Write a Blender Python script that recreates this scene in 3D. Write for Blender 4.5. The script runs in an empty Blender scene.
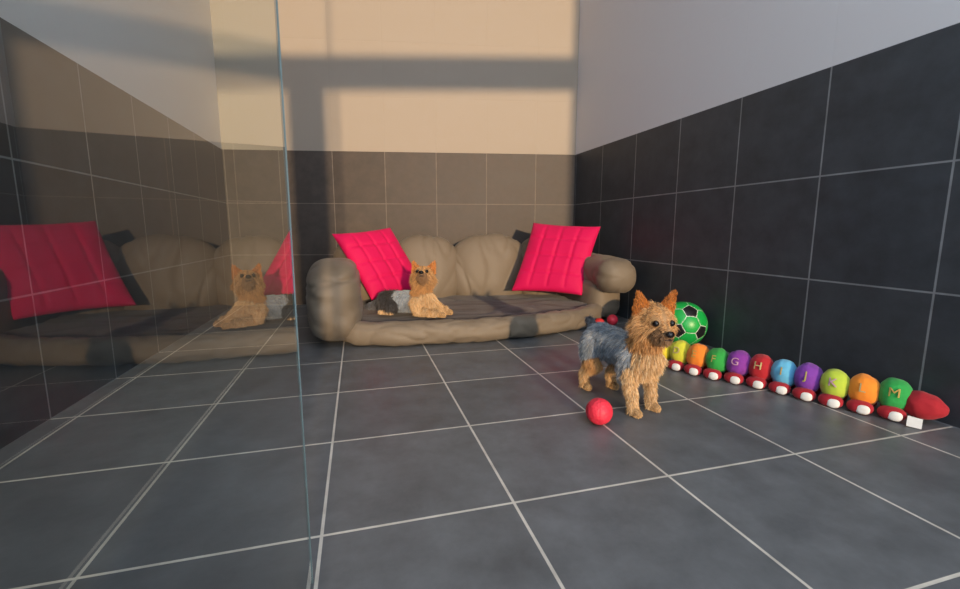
import bpy, bmesh, math, random, bisect
from mathutils import Vector, Matrix, noise, Euler
random.seed(4)
scene=bpy.context.scene
scene.view_settings.view_transform='Standard'
scene.view_settings.look='None'
scene.view_settings.exposure=0.0
T=0.333
XR=1.44; XL=-0.80; YF=-0.7; ZC=2.7
BR=Vector((XR,2.79,0)); BL=Vector((XL,3.2,0))

# ---------------------------------------------------------------- materials
def newmat(name):
    m=bpy.data.materials.new(name); m.use_nodes=True
    nt=m.node_tree; return m,nt,nt.nodes['Principled BSDF']
def mat(name,col,rough=0.7,bs=0,bstr=0.3,var=0.0,vscale=8,sheen=0,spec=0.5,bdist=0.003):
    m,nt,b=newmat(name)
    b.inputs['Base Color'].default_value=(*col,1); b.inputs['Roughness'].default_value=rough
    b.inputs['Specular IOR Level'].default_value=spec
    if sheen: b.inputs['Sheen Weight'].default_value=sheen
    tc=nt.nodes.new('ShaderNodeTexCoord')
    if var:
        n=nt.nodes.new('ShaderNodeTexNoise'); n.inputs['Scale'].default_value=vscale; n.inputs['Detail'].default_value=4
        mx=nt.nodes.new('ShaderNodeMix'); mx.data_type='RGBA'
        mx.inputs[6].default_value=(*[c*(1-var) for c in col],1); mx.inputs[7].default_value=(*[min(1,c*(1+var)) for c in col],1)
        nt.links.new(tc.outputs['Object'],n.inputs['Vector']); nt.links.new(n.outputs['Fac'],mx.inputs[0]); nt.links.new(mx.outputs[2],b.inputs['Base Color'])
    if bs:
        n=nt.nodes.new('ShaderNodeTexNoise'); n.inputs['Scale'].default_value=bs; n.inputs['Detail'].default_value=5
        bp=nt.nodes.new('ShaderNodeBump'); bp.inputs['Strength'].default_value=bstr; bp.inputs['Distance'].default_value=bdist
        nt.links.new(tc.outputs['Object'],n.inputs['Vector']); nt.links.new(n.outputs['Fac'],bp.inputs['Height']); nt.links.new(bp.outputs['Normal'],b.inputs['Normal'])
    return m
def tile_mat(name,c1,c2,grout,paint=None,rough=0.45,spec=0.5,msize=0.0028):
    m,nt,b=newmat(name); L=nt.links.new
    uv=nt.nodes.new('ShaderNodeTexCoord')
    br=nt.nodes.new('ShaderNodeTexBrick'); br.offset=0; br.squash=1
    br.inputs['Scale'].default_value=1; br.inputs['Brick Width'].default_value=T; br.inputs['Row Height'].default_value=T
    br.inputs['Mortar Size'].default_value=msize; br.inputs['Mortar Smooth'].default_value=0.2
    br.inputs['Color1'].default_value=(*c1,1); br.inputs['Color2'].default_value=(*c2,1); br.inputs['Mortar'].default_value=(*grout,1)
    L(uv.outputs['UV'],br.inputs['Vector'])
    n=nt.nodes.new('ShaderNodeTexNoise'); n.inputs['Scale'].default_value=9; n.inputs['Detail'].default_value=8; n.inputs['Roughness'].default_value=0.65
    L(uv.outputs['UV'],n.inputs['Vector'])
    mr=nt.nodes.new('ShaderNodeMapRange'); mr.inputs[1].default_value=0.3; mr.inputs[2].default_value=0.7; mr.inputs[3].default_value=0.72; mr.inputs[4].default_value=1.28
    L(n.outputs['Fac'],mr.inputs[0])
    mul=nt.nodes.new('ShaderNodeMix'); mul.data_type='RGBA'; mul.blend_type='MULTIPLY'; mul.inputs[0].default_value=1
    L(br.outputs['Color'],mul.inputs[6]); L(mr.outputs[0],mul.inputs[7])
    col=mul.outputs[2]
    rg=nt.nodes.new('ShaderNodeMapRange'); rg.inputs[3].default_value=rough-0.08; rg.inputs[4].default_value=rough+0.12
    L(n.outputs['Fac'],rg.inputs[0]); rsock=rg.outputs[0]
    inv=nt.nodes.new('ShaderNodeMath'); inv.operation='MULTIPLY_ADD'; inv.inputs[1].default_value=-1; inv.inputs[2].default_value=1
    L(br.outputs['Fac'],inv.inputs[0])
    n2=nt.nodes.new('ShaderNodeTexNoise'); n2.inputs['Scale'].default_value=60; n2.inputs['Detail'].default_value=4
    L(uv.outputs['UV'],n2.inputs['Vector'])
    ad=nt.nodes.new('ShaderNodeMath'); ad.operation='MULTIPLY_ADD'; ad.inputs[1].default_value=0.25
    L(n2.outputs['Fac'],ad.inputs[0]); L(inv.outputs[0],ad.inputs[2])
    bp=nt.nodes.new('ShaderNodeBump'); bp.inputs['Strength'].default_value=0.35; bp.inputs['Distance'].default_value=0.0025
    L(ad.outputs[0],bp.inputs['Height']); L(bp.outputs['Normal'],b.inputs['Normal'])
    if paint:
        sx=nt.nodes.new('ShaderNodeSeparateXYZ'); L(uv.outputs['UV'],sx.inputs[0])
        gt=nt.nodes.new('ShaderNodeMath'); gt.operation='GREATER_THAN'; gt.inputs[1].default_value=3*T-0.002
        L(sx.outputs['Y'],gt.inputs[0])
        mx=nt.nodes.new('ShaderNodeMix'); mx.data_type='RGBA'; L(gt.outputs[0],mx.inputs[0]); L(col,mx.inputs[6]); mx.inputs[7].default_value=(*paint,1)
        col=mx.outputs[2]
        mr2=nt.nodes.new('ShaderNodeMix'); L(gt.outputs[0],mr2.inputs[0]); L(rsock,mr2.inputs[2]); mr2.inputs[3].default_value=0.7
        rsock=mr2.outputs[0]
    L(col,b.inputs['Base Color']); L(rsock,b.inputs['Roughness']); b.inputs['Specular IOR Level'].default_value=spec
    return m
def attr_mat(name,rough=0.6,sheen=0.0):
    m,nt,b=newmat(name)
    a=nt.nodes.new('ShaderNodeAttribute'); a.attribute_name='Col'
    nt.links.new(a.outputs['Color'],b.inputs['Base Color']); b.inputs['Roughness'].default_value=rough
    b.inputs['Sheen Weight'].default_value=sheen
    return m

# ---------------------------------------------------------------- helpers
def link(o,parent=None):
    scene.collection.objects.link(o)
    if parent: o.parent=parent
    return o
def mesh_obj(name,v,f,mats,parent=None,smooth=True,fm=None):
    me=bpy.data.meshes.new(name); me.from_pydata([tuple(p) for p in v],[],f); me.update()
    for m in (mats if isinstance(mats,list) else [mats]): me.materials.append(m)
    if smooth: me.polygons.foreach_set('use_smooth',[True]*len(me.polygons))
    if fm: me.polygons.foreach_set('material_index',fm)
    o=bpy.data.objects.new(name,me); return link(o,parent)
def empty(name,loc=(0,0,0)):
    e=bpy.data.objects.new(name,None); e.empty_display_size=0.05; e.location=(0,0,0); return link(e)
def quad(name,pts,uvs,m):
    o=mesh_obj(name,pts,[(0,1,2,3)],m,smooth=False)
    uvl=o.data.uv_layers.new(name='UVMap')
    for i in range(4): uvl.data[i].uv=uvs[i]
    return o
def box_geo(lo,hi):
    x0,y0,z0=lo;x1,y1,z1=hi
    v=[(x0,y0,z0),(x1,y0,z0),(x1,y1,z0),(x0,y1,z0),(x0,y0,z1),(x1,y0,z1),(x1,y1,z1),(x0,y1,z1)]
    return v,[(0,3,2,1),(4,5,6,7),(0,1,5,4),(1,2,6,5),(2,3,7,6),(3,0,4,7)]
def box(name,lo,hi,m,parent=None,bev=0):
    v,f=box_geo(lo,hi); o=mesh_obj(name,v,f,m,parent,smooth=False)
    if bev:
        b=o.modifiers.new('b','BEVEL'); b.width=bev; b.segments=3
    return o
def spow(a,e): return math.copysign(abs(a)**e,a)
def superell(name,c,r,e1,e2,m,parent=None,rot=(0,0,0),nu=64,nv=40,disp=None):
    v=[];f=[];R=Euler(rot).to_matrix()
    for j in range(nv+1):
        ph=-math.pi/2+math.pi*j/nv
        for i in range(nu):
            th=2*math.pi*i/nu
            p=Vector((r[0]*spow(math.cos(ph),e1)*spow(math.cos(th),e2),r[1]*spow(math.cos(ph),e1)*spow(math.sin(th),e2),r[2]*spow(math.sin(ph),e1)))
            if disp: p=disp(p,th,ph)
            v.append(R@p+Vector(c))
    for j in range(nv):
        for i in range(nu):
            a=j*nu+i;b=j*nu+(i+1)%nu; f.append((a,b,b+nu,a+nu))
    return mesh_obj(name,v,f,m,parent)
def catmull(P,n):
    P=[Vector(p) for p in P]; Q=[2*P[0]-P[1]]+P+[2*P[-1]-P[-2]]; out=[]
    for i in range(1,len(Q)-2):
        for k in range(n):
            t=k/n; a,b,c,d=Q[i-1],Q[i],Q[i+1],Q[i+2]
            out.append(0.5*((2*b)+(c-a)*t+(2*a-5*b+4*c-d)*t*t+(3*b-a-3*c+d)*t**3))
    out.append(P[-1]); return out
def crease(x,k=6):
    return -math.exp(-(x*k)**2)
def tube(name,path,rx,rz,m,parent=None,seg=36,n=16,wr=0.004,wf=18,sq=0.85,cap=True,fold=0.0,ff=7):
    pts=catmull(path,n); N=len(pts); v=[];f=[]
    L=[0]
    for i in range(1,N): L.append(L[-1]+(pts[i]-pts[i-1]).length)
    tot=L[-1]
    for i,p in enumerate(pts):
        t=(pts[min(i+1,N-1)]-pts[max(i-1,0)]).normalized()
        side=t.cross(Vector((0,0,1))).normalized(); up=side.cross(t)
        s=1.0
        if cap:
            e=min(L[i],tot-L[i])/(rx*0.9)
            if e<1: s=max(0.02,math.sqrt(max(0,1-(1-e)**2)))**0.8
        for k in range(seg):
            a=2*math.pi*k/seg
            q=p+side*rx*s*spow(math.cos(a),sq)+up*rz*s*spow(math.sin(a),sq)
            nrm=(q-p).normalized() if s>0.03 else t
            w=noise.noise(q*wf)
            fo=fold*crease(noise.noise(Vector((L[i]*ff,math.cos(a)*1.1,math.sin(a)*1.1))),7) if fold else 0
            q+=nrm*s*(wr*w+fo)
            v.append(q)
    for i in range(N-1):
        for k in range(seg):
            a=i*seg+k;b=i*seg+(k+1)%seg; f.append((a,b,b+seg,a+seg))
    f.append(tuple(range(seg-1,-1,-1))); f.append(tuple((N-1)*seg+k for k in range(seg)))
    return mesh_obj(name,v,f,m,parent)

# ---------------------------------------------------------------- room
tile_w=tile_mat('wall_tile_side',(0.044,0.051,0.060),(0.056,0.063,0.072),(0.25,0.26,0.27),paint=(0.78,0.76,0.77),rough=0.5)
tile_b=tile_mat('wall_tile_back',(0.068,0.050,0.040),(0.084,0.064,0.052),(0.20,0.16,0.13),paint=(0.44,0.37,0.30),rough=0.55)  # warm light and dimmer back of the room put into tile and paint colours
tile_f=tile_mat('floor_tile',(0.122,0.130,0.139),(0.148,0.156,0.165),(0.66,0.62,0.55),rough=0.42,msize=0.0030)
paint=mat('ceiling_paint',(0.8,0.8,0.8),0.8)
quad('floor',[(XL,YF,0),(XR,YF,0),(XR,3.3,0),(XL,3.3,0)],[(XL+.075+T*9,YF-.70+T*9),(XR+.075+T*9,YF-.70+T*9),(XR+.075+T*9,3.3-.70+T*9),(XL+.075+T*9,3.3-.70+T*9)],tile_f)
def wall(name,a,b,ua,ub,m):
    quad(name,[(a[0],a[1],0),(b[0],b[1],0),(b[0],b[1],ZC),(a[0],a[1],ZC)],[(ua,0),(ub,0),(ub,ZC),(ua,ZC)],m)
o0=T*12-1.11
wall('wall_right',(XR,BR.y),(XR,YF),BR.y+o0,YF+o0,tile_w)
o1=T*12-1.70
wall('wall_left',(XL,YF),(XL,BL.y),YF+o1,BL.y+o1,tile_w)
wl=(BR-BL).length
wall('wall_back',(XL,BL.y),(XR,BR.y),-wl+0.27+T*12,0.27+T*12,tile_b)
quad('ceiling',[(XL,YF,ZC),(XL,3.3,ZC),(XR,3.3,ZC),(XR,YF,ZC)],[(0,0)]*4,paint)

# front window frame (behind the camera): post and transom
frame=mat('frame_metal',(0.03,0.03,0.035),0.4)
win=empty('window_1')
box('transom',(XL,YF+0.02,1.865),(XR,YF+0.1,2.065),frame,win,0.004)
box('post',(-0.36,YF+0.02,0),(-0.12,YF+0.1,1.865),frame,win,0.004)
box('mullion',(-0.075,YF+0.04,0.0),(-0.055,YF+0.08,1.865),frame,win,0.002)

# glass partition beside the camera
gm=bpy.data.materials.new('clear_glass'); gm.use_nodes=True; nt=gm.node_tree; nt.nodes.clear()
out=nt.nodes.new('ShaderNodeOutputMaterial'); mx=nt.nodes.new('ShaderNodeMixShader'); tr=nt.nodes.new('ShaderNodeBsdfTransparent'); gl=nt.nodes.new('ShaderNodeBsdfGlossy'); fr=nt.nodes.new('ShaderNodeFresnel')
tr.inputs[0].default_value=(0.76,0.88,0.89,1); gl.inputs['Roughness'].default_value=0.0; gl.inputs[0].default_value=(0.97,0.98,0.98,1); fr.inputs['IOR'].default_value=2.1
nt.links.new(fr.outputs[0],mx.inputs[0]); nt.links.new(tr.outputs[0],mx.inputs[1]); nt.links.new(gl.outputs[0],mx.inputs[2]); nt.links.new(mx.outputs[0],out.inputs[0])
gp=empty('glass_partition')
gx=-0.080
mesh_obj('pane',[(gx,-0.55,0.0),(gx,0.60,0.0),(gx,0.60,2.69),(gx,-0.55,2.69)],[(0,1,2,3)],gm,gp,smooth=False)
edge=mat('glass_edge',(0.16,0.22,0.22),0.15)
box('polished_edge',(gx-0.003,0.60,0.0),(gx+0.001,0.602,2.69),edge,gp)

# ---------------------------------------------------------------- sofa
cloth=mat('taupe_canvas',(0.205,0.162,0.116),0.6,bs=9,bstr=0.35,var=0.06,vscale=5,sheen=0.08,bdist=0.012)
blanket=mat('brown_blanket',(0.066,0.050,0.046),0.95,bs=90,bstr=0.5,var=0.15,vscale=8,sheen=0.15)
sofa=empty('dog_sofa')
front=[(-0.02,1.93),(0.15,1.885),(0.37,1.865),(0.60,1.865),(0.80,1.89),(1.0,1.95),(1.16,2.04),(1.25,2.16)]
fp=catmull([(x,y,0) for x,y in front],6)
outline=[(p.x,p.y) for p in fp]+[(1.30,2.35),(1.32,2.62),(-0.15,2.70),(-0.15,2.1)]
def prism(name,ol,z0,z1,m,parent,puff=0):
    n=len(ol); v=[(x,y,z0) for x,y in ol]+[(x,y,z1) for x,y in ol]
    f=[tuple(range(n-1,-1,-1)),tuple(range(n,2*n))]+[(i,(i+1)%n,n+(i+1)%n,n+i) for i in range(n)]
    o=mesh_obj(name,v,f,m,parent,smooth=False); b=o.modifiers.new('b','BEVEL'); b.width=0.012; b.segments=3; return o
prism('base',outline,0.0,0.075,cloth,sofa)
def seat():
    v=[];f=[];nx,ny=110,70
    for j in range(ny+1):
        for i in range(nx+1):
            u=i/nx; w=j/ny
            x=-0.10+u*1.36
            yf=1.95
            for a,b in zip(fp,fp[1:]):
                if a.x<=x<=b.x: yf=a.y+(b.y-a.y)*(x-a.x)/max(1e-6,b.x-a.x)
            if x>fp[-1].x: yf=fp[-1].y
            y=yf+0.015+w*(2.66-yf)
            z=0.097+0.010*noise.noise(Vector((x*5,y*5,0)))+0.006*crease(noise.noise(Vector((x*4,y*7,3))),8)
            if w<0.08: z-=0.02*(1-w/0.08)
            v.append((x,y,z))
    for j in range(ny):
        for i in range(nx):
            a=j*(nx+1)+i; f.append((a,a+1,a+nx+2,a+nx+1))
    o=mesh_obj('seat_blanket',v,f,blanket,sofa); s=o.modifiers.new('s','SOLIDIFY'); s.thickness=0.02; s.offset=-1
seat()
lip=[(-0.04,1.95,0.055)]+[(x,y+0.0,0.054) for x,y in front]+[(1.30,2.34,0.055),(1.31,2.5,0.055)]
tube('front_rim',lip,0.052,0.052,cloth,sofa,seg=40,n=26,wr=0.006,wf=9,fold=0.006,ff=9)
def wrinkle(amp,fr,off=0):
    def d(p,th,ph):
        n=p.normalized()
        a=noise.noise(Vector((p.x*fr,p.y*fr,p.z*fr*0.6+off)))+0.5*noise.noise(p*fr*2.4+Vector((off,3,1)))
        return p+n*amp*a
    return d
def armdisp(p,th,ph):
    n=p.normalized(); a=noise.noise(Vector((p.x*7,p.y*5,p.z*7)))
    c=-0.012*math.exp(-((p.z-0.02+0.25*p.x)/0.012)**2)-0.010*math.exp(-((p.z-0.10-0.2*p.x)/0.010)**2)
    return p+n*(0.012*a+c+0.010*crease(noise.noise(Vector((p.x*5,p.y*4,p.z*9))),8))
superell('left_arm',(-0.11,2.24,0.180),(0.120,0.390,0.178),0.58,0.58,cloth,sofa,nu=120,nv=70,disp=armdisp)
tube('right_arm',[(1.29,1.94,0.255),(1.31,2.15,0.262),(1.305,2.4,0.270),(1.27,2.62,0.28)],0.104,0.096,cloth,sofa,seg=52,n=24,wr=0.009,wf=8,fold=0.009,ff=8)
superell('right_side_base',(1.30,2.36,0.12),(0.105,0.29,0.12),0.5,0.5,cloth,sofa,disp=wrinkle(0.006,8))
def shell(W,H):
    def d(p,th,ph):
        ang=math.atan2(p.x,(p.z+H)+1e-6); rr=math.hypot(p.x,p.z+H)/(2*H)
        ang+=0.08*noise.noise(Vector((p.x*5+W*30,0,p.z*5)))
        pl=0.014*(abs(math.cos(ang*6+W*20))**0.5-0.7)*max(0,min(1,(rr-0.2)*1.4))
        q=p.copy(); q.y+= (-1 if p.y<0 else 1)*pl
        return q+p.normalized()*(0.010*noise.noise(Vector((p.x*6+W*40,p.y*6,p.z*6)))+0.009*crease(noise.noise(Vector((p.x*7+W*9,p.y*3,p.z*4))),9))
    return d
for i,(cx,cy,w,h) in enumerate([(0.06,2.70,0.220,0.218),(0.405,2.70,0.215,0.232),(0.80,2.675,0.255,0.240),(1.175,2.62,0.210,0.228)]):
    superell(f'back_cushion_{i+1}',(cx,cy,0.235),(w,0.11,h),0.78,0.78,cloth,sofa,rot=(math.radians(-6),0,math.radians([4,0,-3,-9][i])),nu=140,nv=90,disp=shell(w,h))

# ---------------------------------------------------------------- cushions
pink=mat('pink_cotton',(0.70,0.002,0.095),0.7,bs=60,bstr=0.25,sheen=0.06,spec=0.3)
def pillow(name,TL,TR,BRc,BLc,thick=0.055,nb=4):
    TL,TR,BRc,BLc=map(Vector,(TL,TR,BRc,BLc)); n=64; v=[];f=[]
    nrm=(TR-TL).cross(BLc-TL).normalized()
    for side in (1,-1):
        for j in range(n+1):
            for i in range(n+1):
                u=i/n;w=j/n; U=2*u-1;W=2*w-1
                uu=0.5+0.5*U*(1-0.05*(1-W*W)); ww=0.5+0.5*W*(1-0.05*(1-U*U))
                p=TL*(1-uu)*(1-ww)+TR*uu*(1-ww)+BRc*uu*ww+BLc*(1-uu)*ww
                t=((1-U**4)*(1-W**4))**0.55
                q=1-0.14*(abs(math.cos(math.pi*nb*u/1))**24+abs(math.cos(math.pi*nb*w))**24)*(0 if min(u,w,1-u,1-w)<0.05 else 1)
                t*=q*(1+0.12*noise.noise(Vector((u*4,w*4,side))))
                v.append(p+nrm*side*thick*t)
    N=(n+1)**2
    for s in (0,1):
        for j in range(n):
            for i in range(n):
                a=s*N+j*(n+1)+i; q=(a,a+1,a+n+2,a+n+1); f.append(q if s else q[::-1])
    o=mesh_obj(name,v,f,pink)
    w=o.modifiers.new('w','WELD'); w.merge_threshold=0.0004
    return o
pillow('throw_pillow',(-0.13,2.47,0.475),(0.185,2.62,0.51),(0.38,2.52,0.155),(0.06,2.34,0.13),thick=0.048)
pillow('throw_pillow',(1.05,2.56,0.54),(1.345,2.27,0.515),(1.19,2.18,0.135),(0.86,2.42,0.14),thick=0.048)

# ---------------------------------------------------------------- dogs
GOLD=(0.60,0.31,0.11); LGOLD=(0.74,0.47,0.22); GREY=(0.27,0.31,0.36); DARK=(0.05,0.045,0.045); BROWN=(0.20,0.09,0.035)
furmat=attr_mat('fur',0.5,0.1)
black=mat('black_wet',(0.006,0.005,0.005),0.1)
dark=mat('mouth_dark',(0.03,0.012,0.01),0.5)
def make_dog(name,prims,M,headM,scale,nst,zmin,seed=1,LEN={},COL={},hs=1.0):
    rnd=random.Random(seed)
    root=empty(name)
    headM=headM@Matrix.Scale(hs,4)
    P=[]
    for p0,r0,p1,r1,reg,hd in prims:
        p0=Vector(p0);p1=Vector(p1)
        if hd: p0=headM@p0;p1=headM@p1;r0*=hs;r1*=hs
        P.append((p0,r0,p1,r1,reg,hd))
    bm=bmesh.new()
    for p0,r0,p1,r1,reg,hd in P:
        n=max(2,int((p1-p0).length/(0.35*min(r0,r1)))+1)
        for k in range(n+1):
            t=k/n; bmesh.ops.create_icosphere(bm,subdivisions=2,radius=r0+(r1-r0)*t,matrix=Matrix.Translation(p0.lerp(p1,t)))
    me=bpy.data.meshes.new('tmp'); bm.to_mesh(me); bm.free()
    tmp=bpy.data.objects.new('tmp',me); scene.collection.objects.link(tmp)
    r=tmp.modifiers.new('r','REMESH'); r.mode='VOXEL'; r.voxel_size=0.0032
    s=tmp.modifiers.new('s','SMOOTH'); s.factor=0.5; s.iterations=4
    dg=bpy.context.evaluated_depsgraph_get(); dg.update()
    bmesh_me=bpy.data.meshes.new_from_object(tmp.evaluated_get(dg))
    bpy.data.objects.remove(tmp)
    def nearest(p):
        best=1e9;b=None
        for q in P:
            d=q[2]-q[0]; L=d.length_squared
            t=0 if L<1e-12 else max(0,min(1,(p-q[0]).dot(d)/L))
            dd=(p-(q[0]+d*t)).length-(q[1]+(q[3]-q[1])*t)
            if dd<best: best=dd;b=q
        return b
    W=M@Matrix.Scale(scale,4)
    C0={'back':GREY,'gold':GOLD,'leg':LGOLD,'head':(0.66,0.37,0.15),'muzzle':(0.34,0.19,0.09),'ear':(0.68,0.25,0.05),'chest':LGOLD,'paw':LGOLD,'tail':(0.12,0.12,0.13),'dark':DARK}
    C0.update(COL); COL=C0
    L0={'back':0.018,'gold':0.020,'leg':0.014,'head':0.021,'muzzle':0.013,'ear':0.010,'chest':0.026,'paw':0.005,'tail':0.018,'dark':0.02}
    L0.update(LEN); LEN=L0
    cols=[]; cc={}
    for v in bmesh_me.vertices:
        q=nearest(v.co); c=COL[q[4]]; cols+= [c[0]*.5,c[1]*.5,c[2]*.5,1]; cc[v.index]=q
    sk=[W@v.co for v in bmesh_me.vertices]
    body=mesh_obj('body',sk,[tuple(p.vertices) for p in bmesh_me.polygons],furmat,root)
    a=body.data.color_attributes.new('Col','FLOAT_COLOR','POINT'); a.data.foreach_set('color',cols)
    eyes=[headM@Vector((0.0385,s*0.0180,0.008)) for s in (1,-1)]
    nose=headM@Vector((0.068,0,-0.006))
    H3=headM.to_3x3()
    fwdh=(H3@Vector((1,0,0))).normalized(); uph=(H3@Vector((0,0,1))).normalized()
    Hi=headM.inverted()
    cum=[];tot=0
    for p in bmesh_me.polygons:
        q=cc[p.vertices[0]]; wgt=p.area*(1.8 if q[5] else 1.0)*(1.4 if q[4]in('leg','chest') else 1); tot+=wgt; cum.append(tot)
    V=[];F=[];C=[]
    vs=bmesh_me.vertices
    for k in range(nst):
        pi=min(bisect.bisect(cum,rnd.random()*tot),len(cum)-1); pl=bmesh_me.polygons[pi]
        ids=pl.vertices; ws=[rnd.random() for _ in ids]; sw=sum(ws)
        p=sum((vs[i].co*w for i,w in zip(ids,ws)),Vector())/sw; n=sum((vs[i].normal*w for i,w in zip(ids,ws)),Vector()).normalized()
        q=cc[ids[0]]; reg=q[4]
        de=min((p-e).length for e in eyes)/hs
        if de<0.0085 or (p-nose).length<0.010*hs: continue
        L=LEN[reg]*(0.6+0.7*rnd.random()); g=Vector((0,0,-1)); b=Vector((-1,0,0)); jit=.18
        if q[5]:
            loc=Hi@p
            if reg=='ear': d=n*0.4+uph*1.0; g2=uph
            elif reg=='muzzle':
                d=n*0.45+g*0.6-fwdh*0.25; g2=g
                if loc.z>-0.012: L*=0.45; jit=.1
            else:
                side=(H3@Vector((0,1 if loc.y>0 else -1,0))).normalized()
                d=n*0.5+(-fwdh)*0.6+side*0.35+g*0.25; g2=g*0.9
                if loc.x>0.012 and loc.z>-0.004: L*=0.42; jit=.1
                if loc.z<-0.005: L*=1.25
            if de<0.016: L*=0.5
        elif reg=='back': d=n*0.30+b*0.45+g*0.65; g2=g
        elif reg=='leg': d=n*0.35+g*0.9; g2=g
        elif reg=='paw': d=n*0.6+Vector((0.5,0,-0.3)); g2=g
        else: d=n*0.40+g*0.85; g2=g
        cl=Vector((noise.noise(p*70),noise.noise(p*70+Vector((9,0,0))),noise.noise(p*70+Vector((0,9,0)))))*0.5
        d=(d.normalized()+cl+Vector((rnd.gauss(0,jit),rnd.gauss(0,jit),rnd.gauss(0,jit)))).normalized()
        k0=d.dot(n)
        if k0<0.25: d=(d+n*(0.25-k0)).normalized()
        d2=(d+g2*0.7+Vector((rnd.gauss(0,.12),rnd.gauss(0,.12),rnd.gauss(0,.1)))).normalized()
        k0=d2.dot(n)
        if k0<0.02: d2=(d2+n*(0.02-k0)).normalized()
        s=d.cross(Vector((rnd.gauss(0,1),rnd.gauss(0,1),rnd.gauss(0,1)))).normalized()*0.0008
        a0=p-n*0.001; m=a0+d*L*0.5; t=m+d2*L*0.5
        for z in (m,t):
            if z.z<zmin: z.z=zmin+0.0005
        i0=len(V); V+=[W@(a0-s),W@(a0+s),W@(m-s*0.8),W@(m+s*0.8),W@t]
        F+=[(i0,i0+1,i0+3,i0+2),(i0+2,i0+3,i0+4)]
        c=COL[reg]; cn=0.5+0.5*noise.noise(p*45)
        if reg=='back':
            kk=0.5+0.8*rnd.random()+0.4*cn; c=(c[0]*kk,c[1]*kk,c[2]*kk)
            if rnd.random()<0.14: c=(0.55,0.52,0.48)
        else:
            kk=0.6+0.45*rnd.random()+0.3*cn; c=(c[0]*kk,c[1]*kk**1.15,c[2]*kk**1.3)
            if q[5] and rnd.random()<0.12: c=BROWN
            if reg in('leg','chest') and rnd.random()<0.2: c=(0.82,0.62,0.38)
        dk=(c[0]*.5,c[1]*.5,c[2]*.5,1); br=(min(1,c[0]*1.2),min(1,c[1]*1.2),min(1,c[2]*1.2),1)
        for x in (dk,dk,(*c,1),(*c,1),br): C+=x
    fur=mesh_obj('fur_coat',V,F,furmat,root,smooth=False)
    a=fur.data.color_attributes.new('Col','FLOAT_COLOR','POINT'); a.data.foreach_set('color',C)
    R3=(W.to_3x3()@H3).to_euler(); sc=scale*hs
    for i,e in enumerate(eyes): superell(f'eye_{i+1}',W@e,(0.0070*sc,)*3,1,1,black,root,nu=20,nv=12)
    superell('nose',W@nose,(0.0070*sc,0.0095*sc,0.0070*sc),1,1,black,root,rot=R3,nu=20,nv=12)
    superell('mouth',W@(headM@Vector((0.063,0,-0.0195))),(0.006*sc,0.011*sc,0.0022*sc),1,1,dark,root,rot=R3,nu=16,nv=10)
    return root
HEAD=[((0,0,0),.036,(0.012,0,0.004),.034,'head',1),((0.0,0.014,-.008),.028,(0.0,-0.014,-.008),.028,'head',1),
 ((0.02,0,-0.006),.026,(0.040,0,-0.012),.018,'muzzle',1),((0.040,0,-0.012),.017,(0.056,0,-0.011),.0125,'muzzle',1),
 ((0.03,0,-0.026),.012,(0.050,0,-0.025),.009,'muzzle',1),
 ((0.036,0,0.002),.012,(0.057,0,-0.003),.0085,'head',1)]
for s in (1,-1):
    HEAD+=[((-0.004,s*0.016,0.022),.010,(-0.006,s*0.043,0.060),.0035,'ear',1),((-0.008,s*0.038,0.012),.009,(-0.006,s*0.044,0.060),.0035,'ear',1),((-0.006,s*0.027,0.020),.009,(-0.006,s*0.040,0.048),.005,'ear',1)]
STAND=[((-0.105,0,.160),.050,(-0.03,0,.162),.044,'back',0),((-0.03,0,.162),.044,(0.055,0,.160),.049,'back',0),
 ((0.066,0,.146),.046,(0.088,0,.158),.040,'chest',0),((0.07,0,.175),.040,(0.094,0,.205),.036,'gold',0),((0.094,0,.205),.036,(0.108,0.0,.235),.033,'gold',0),
 ((-0.145,0,.185),.012,(-0.168,0,.212),.009,'tail',0)]
for s,dx,dh in ((1,0.004,0.010),(-1,0.016,-0.014)):
    STAND+=[((0.060,s*.030,.150),.031,(0.060,s*.034,.120),.024,'back',0),((0.064,s*.034,.125),.023,(0.066+dx*.5,s*.036,.090),.018,'leg',0),((0.066+dx*.5,s*.036,.090),.017,(0.074+dx,s*.036,.035),.0125,'leg',0),((0.074+dx,s*.036,.035),.0125,(0.078+dx,s*.036,.014),.0135,'leg',0),((0.078+dx,s*.036,.013),.0135,(0.095+dx,s*.037,.011),.0115,'paw',0),
     ((-0.10,s*.026,.152),.040,(-0.085+dh,s*.036,.118),.030,'back',0),((-0.085+dh,s*.038,.118),.028,(-0.072+dh,s*.040,.095),.023,'gold',0),((-0.072+dh,s*.040,.095),.022,(-0.116+dh,s*.040,.052),.013,'leg',0),((-0.116+dh,s*.040,.052),.0125,(-0.108+dh,s*.040,.016),.0125,'leg',0),((-0.108+dh,s*.040,.013),.0130,(-0.090+dh,s*.041,.011),.0115,'paw',0)]
def frame_m(loc,hx,hy):
    f=Vector((hx,hy,0)).normalized(); l=Vector((-f.y,f.x,0))
    return Matrix(((f.x,l.x,0,loc[0]),(f.y,l.y,0,loc[1]),(0,0,1,loc[2]),(0,0,0,1)))
M1=frame_m((0.726,1.075,0.0),0.10,-1.0)
H1=Matrix.Translation((0.112,0.000,0.258))@Euler((0,math.radians(8),math.radians(-14))).to_matrix().to_4x4()
make_dog('yorkshire_terrier',STAND+HEAD,M1,H1,1.01,75000,0.0,seed=3,hs=1.16)
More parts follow.
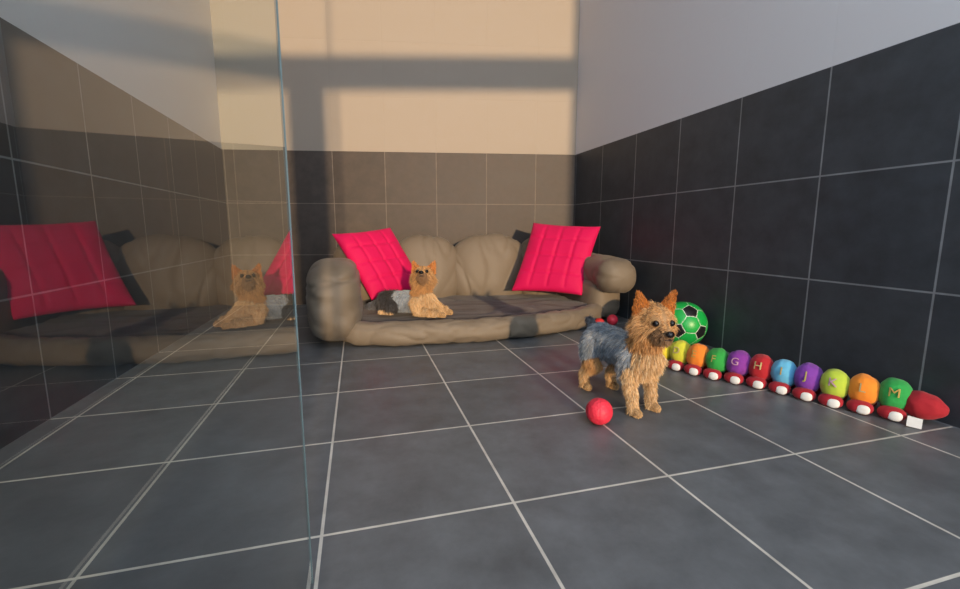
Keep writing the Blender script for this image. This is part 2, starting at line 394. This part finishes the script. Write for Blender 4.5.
LIE=[((-0.10,-0.01,.050),.042,(-0.05,0,.054),.042,'dark',0),((-0.05,0,.054),.042,(0.0,0,.058),.043,'back',0),((0.0,0,.058),.042,(0.05,0,.062),.044,'back',0),
 ((0.045,0,.062),.042,(0.080,0,.074),.040,'chest',0),((0.062,0,.085),.038,(0.074,0,.115),.034,'gold',0),((0.074,0,.115),.034,(0.080,0,.140),.030,'gold',0),
 ((0.09,0,.070),.034,(0.130,0,.038),.026,'chest',0),((-0.145,-.02,.04),.013,(-0.17,-.04,.03),.009,'tail',0)]
for s in (1,-1):
    LIE+=[((0.065,s*.032,.058),.028,(0.080,s*.042,.030),.020,'leg',0),((0.080,s*.042,.024),.019,(0.160,s*.034,.018),.015,'leg',0),((0.160,s*.034,.014),.0135,(0.190,s*.033,.012),.012,'paw',0),
     ((-0.09,s*.035,.045),.034,(-0.05,s*.052,.035),.026,'dark',0),((-0.05,s*.056,.024),.018,(-0.085,s*.062,.016),.013,'leg',0),((-0.085,s*.062,.014),.0125,(-0.055,s*.066,.012),.0115,'paw',0)]
M2=frame_m((0.215,2.060,0.106),0.80,-0.60)
H2=Matrix.Translation((0.084,-0.006,0.166))@Euler((0,math.radians(-24),math.radians(-68))).to_matrix().to_4x4()
make_dog('yorkshire_terrier',LIE+HEAD,M2,H2,1.08,55000,0.0,seed=8,LEN={'chest':0.036,'gold':0.026,'leg':0.020},hs=1.06)

# ---------------------------------------------------------------- balls
rub=mat('red_rubber',(0.80,0.035,0.07),0.5,bs=70,bstr=0.9,bdist=0.004)
def rubber_ball(loc,r,m=rub):
    def d(p,th,ph):
        n=p.normalized(); return p*(1-0.05*max(0,noise.noise(n*6))-0.03*(abs(math.sin(3*th))<0.10))
    return superell('toy_ball',(loc[0],loc[1],loc[2]+r),(r,r,r),1,1,m,nu=96,nv=60,disp=d)
rubber_ball((0.582,0.955,0),0.034)
red2=mat('red_felt',(0.62,0.02,0.02),0.7,bs=80,bstr=0.5)
rubber_ball((1.165,1.945,0),0.027,red2)
rubber_ball((1.275,2.00,0),0.028)
def football(loc,r):
    g=(1+5**.5)/2; A=[]
    for a in (1,-1):
        for b in (g,-g): A+=[Vector((0,a,b)),Vector((a,b,0)),Vector((b,0,a))]
    A=[v.normalized() for v in A]; Fc=[]
    for i in range(12):
        for j in range(i+1,12):
            for k in range(j+1,12):
                if A[i].dot(A[j])>0.4 and A[j].dot(A[k])>0.4 and A[i].dot(A[k])>0.4: Fc.append((A[i]+A[j]+A[k]).normalized())
    pl=[(v,0.9393,0) for v in A]+[(v,0.9149,1) for v in Fc]
    bm=bmesh.new(); bmesh.ops.create_icosphere(bm,subdivisions=6,radius=1)
    R=Euler((0.5,0.35,0.9)).to_matrix(); Ri=R.inverted()
    def cls(n):
        n=Ri@n; s=sorted(((n.dot(v)/d,t) for v,d,t in pl),reverse=True)[:2]
        return s[0][1],s[0][0]-s[1][0]
    green=mat('green_leather',(0.01,0.42,0.07),0.35); blk=mat('black_leather',(0.012,0.012,0.014),0.35); seam=mat('white_seam',(0.6,0.72,0.6),0.5)
    fm=[]
    for f in bm.faces:
        t,mg=cls(f.calc_center_median().normalized()); fm.append(2 if mg<0.010 else (1 if t==0 else 0))
    for v in bm.verts:
        t,mg=cls(v.co.normalized()); v.co=v.co.normalized()*r*(1-0.02*max(0,1-mg/0.03))
    for f,i in zip(bm.faces,fm): f.material_index=i; f.smooth=True
    me=bpy.data.meshes.new('football'); bm.to_mesh(me); bm.free()
    for m in (green,blk,seam): me.materials.append(m)
    o=bpy.data.objects.new('football',me); o.location=(loc[0],loc[1],loc[2]+r); link(o)
football((1.336,1.555,0),0.096)

# ---------------------------------------------------------------- plush caterpillar
cat=empty('plush_caterpillar')
cols=[(0.62,0.62,0.04),(0.85,0.24,0.02),(0.02,0.33,0.05),(0.22,0.03,0.32),(0.45,0.01,0.02),(0.12,0.45,0.70),(0.20,0.04,0.38),(0.45,0.60,0.05),(0.88,0.27,0.02),(0.02,0.36,0.07)]
white=mat('white_felt',(0.80,0.80,0.78),0.8,bs=80,bstr=0.3)
redf=mat('red_plush',(0.38,0.008,0.020),0.85,bs=70,bstr=0.5,sheen=0.1)
pm=[mat(f'plush_{i}',c,0.85,bs=60,bstr=0.6,sheen=0.15,var=0.15,vscale=30) for i,c in enumerate(cols)]
A0=Vector((1.112,1.295,0)); B0=Vector((1.372,0.79,0)); n=len(cols)
dirv=(B0-A0).normalized(); nrm=Vector((dirv.y,-dirv.x,0))
if nrm.x>0: nrm=-nrm
yaw=math.atan2(dirv.y,dirv.x)
letters=['D','E','F','G','H','I','J','K','L','M']
for i in range(n):
    t=i/(n-1); c=A0.lerp(B0,t)+nrm*(0.008*math.sin(i*1.1)*(1 if i<9 else 0.3))+Vector((0,0,0.057+0.002*math.sin(i*2.3)))
    rr=0.042
    superell(f'segment_{i+1}',c,(0.0355,rr,rr+0.002),0.95,0.95,pm[i],cat,rot=(0,0,yaw+0.1*math.sin(i*1.9)),nu=48,nv=30,disp=wrinkle(0.0026,40,i))
    for s in (1,-1):
        q=c+nrm*((0.038 if s>0 else 0.030)*s); q.z=0.0175
        superell(f'shoe_{i+1}_{"a" if s>0 else "b"}',q,(0.029,0.022,0.0180),0.9,0.9,redf,cat,rot=(0,0,yaw),nu=28,nv=18)
        q2=q+nrm*(0.0145*s)+dirv*0.007-Vector((0,0,0.0015))
        superell(f'sole_{i+1}_{"a" if s>0 else "b"}',q2,(0.0160,0.0092,0.0130),0.8,0.9,white,cat,rot=(0,0,yaw),nu=28,nv=18)
    cu=bpy.data.curves.new('l','FONT'); cu.body=letters[i]; cu.size=0.034; cu.extrude=0.0012; cu.align_x='CENTER'; cu.align_y='CENTER'
    to=bpy.data.objects.new('l',cu); scene.collection.objects.link(to)
    dg=bpy.context.evaluated_depsgraph_get(); lm=bpy.data.meshes.new_from_object(to.evaluated_get(dg)); bpy.data.objects.remove(to)
    tilt=0.35; Zt=(nrm+Vector((0,0,tilt))).normalized(); X=dirv; Yt=Zt.cross(X).normalized()
    if Yt.z<0: Yt=-Yt
    Xt=Yt.cross(Zt)
    cen=c+Zt*(rr+0.0038)
    for v in lm.vertices:
        lx,ly,lz=v.co
        drop=0.5*(lx*lx/0.036+ly*ly/0.050)
        v.co=cen+Xt*lx+Yt*ly+Zt*(lz-drop)
    lm.materials.clear(); lm.materials.append([mat(f'felt_{i}',(0.50,0.40,0.18),0.8),mat(f'felt_{i}',(0.45,0.32,0.08),0.8),mat(f'felt_{i}',(0.45,0.38,0.1),0.8),mat(f'feltb_{i}',(0.55,0.30,0.45),0.8)][i%4])
    lo=bpy.data.objects.new(f'letter_{i+1}',lm); link(lo,cat)
def taild(p,th,ph):
    k=(p.x+0.05)/0.10; s=1-0.38*k**2; q=Vector((p.x,p.y*s,p.z*s-0.006*k)); return q+p.normalized()*0.002*noise.noise(p*50)
superell('tail_end',B0+dirv*0.060+Vector((-0.006,0,0.050)),(0.044,0.037,0.038),0.9,0.95,redf,cat,rot=(0,0,yaw-0.12),disp=taild)
tagc=B0+dirv*0.045+nrm*0.066
tv=[tagc+dirv*-.014+Vector((0,0,0.002)),tagc+dirv*.014+Vector((0,0,0.002)),tagc+dirv*.014-nrm*0.012+Vector((0,0,0.024)),tagc-dirv*.014-nrm*0.012+Vector((0,0,0.026))]
tg=mesh_obj('care_tag',tv,[(0,1,2,3)],white,cat,smooth=False); sm=tg.modifiers.new('s','SOLIDIFY'); sm.thickness=0.0008
hc=mat('plush_head',(0.75,0.62,0.03),0.85,bs=60,bstr=0.5)
superell('head',A0-dirv*0.068+Vector((0,0,0.055)),(0.042,0.043,0.044),1,1,hc,cat,rot=(0,0,yaw))
for s in (1,-1): superell(f'cat_eye_{s}',A0-dirv*0.106+nrm*0.016*s+Vector((0,0,0.068)),(0.006,)*3,1,1,black,cat,nu=16,nv=10)

# ---------------------------------------------------------------- light
w=bpy.data.worlds.new('World'); scene.world=w; w.use_nodes=True
w.node_tree.nodes['Background'].inputs[0].default_value=(0.74,0.86,1.0,1); w.node_tree.nodes['Background'].inputs[1].default_value=2.4
sl=bpy.data.lights.new('sun','SUN'); sl.energy=3.0; sl.color=(1.0,0.72,0.43); sl.angle=math.radians(1.3)
so=bpy.data.objects.new('sun',sl); d=Vector((-0.010,1,-math.tan(math.radians(7.6)))); so.rotation_euler=d.to_track_quat('-Z','Y').to_euler(); so.location=(0,-3,2); link(so)
al=bpy.data.lights.new('added_fill_light','AREA'); al.shape='RECTANGLE'; al.size=1.4; al.size_y=0.8; al.energy=10; al.color=(0.97,0.98,1.0)  # added soft fill below the ceiling to brighten the room, not a real fixture
ao=bpy.data.objects.new('added_fill_light',al); ao.location=(0.30,0.1,ZC-0.02); link(ao)

cam=bpy.data.cameras.new('camera'); cam.sensor_width=36; cam.lens=440/960*36; cam.clip_start=0.01
co=bpy.data.objects.new('camera',cam); co.location=(0,0,0.495); co.rotation_euler=(math.radians(90-8.34),0,math.radians(-15.46)); link(co)
scene.camera=co
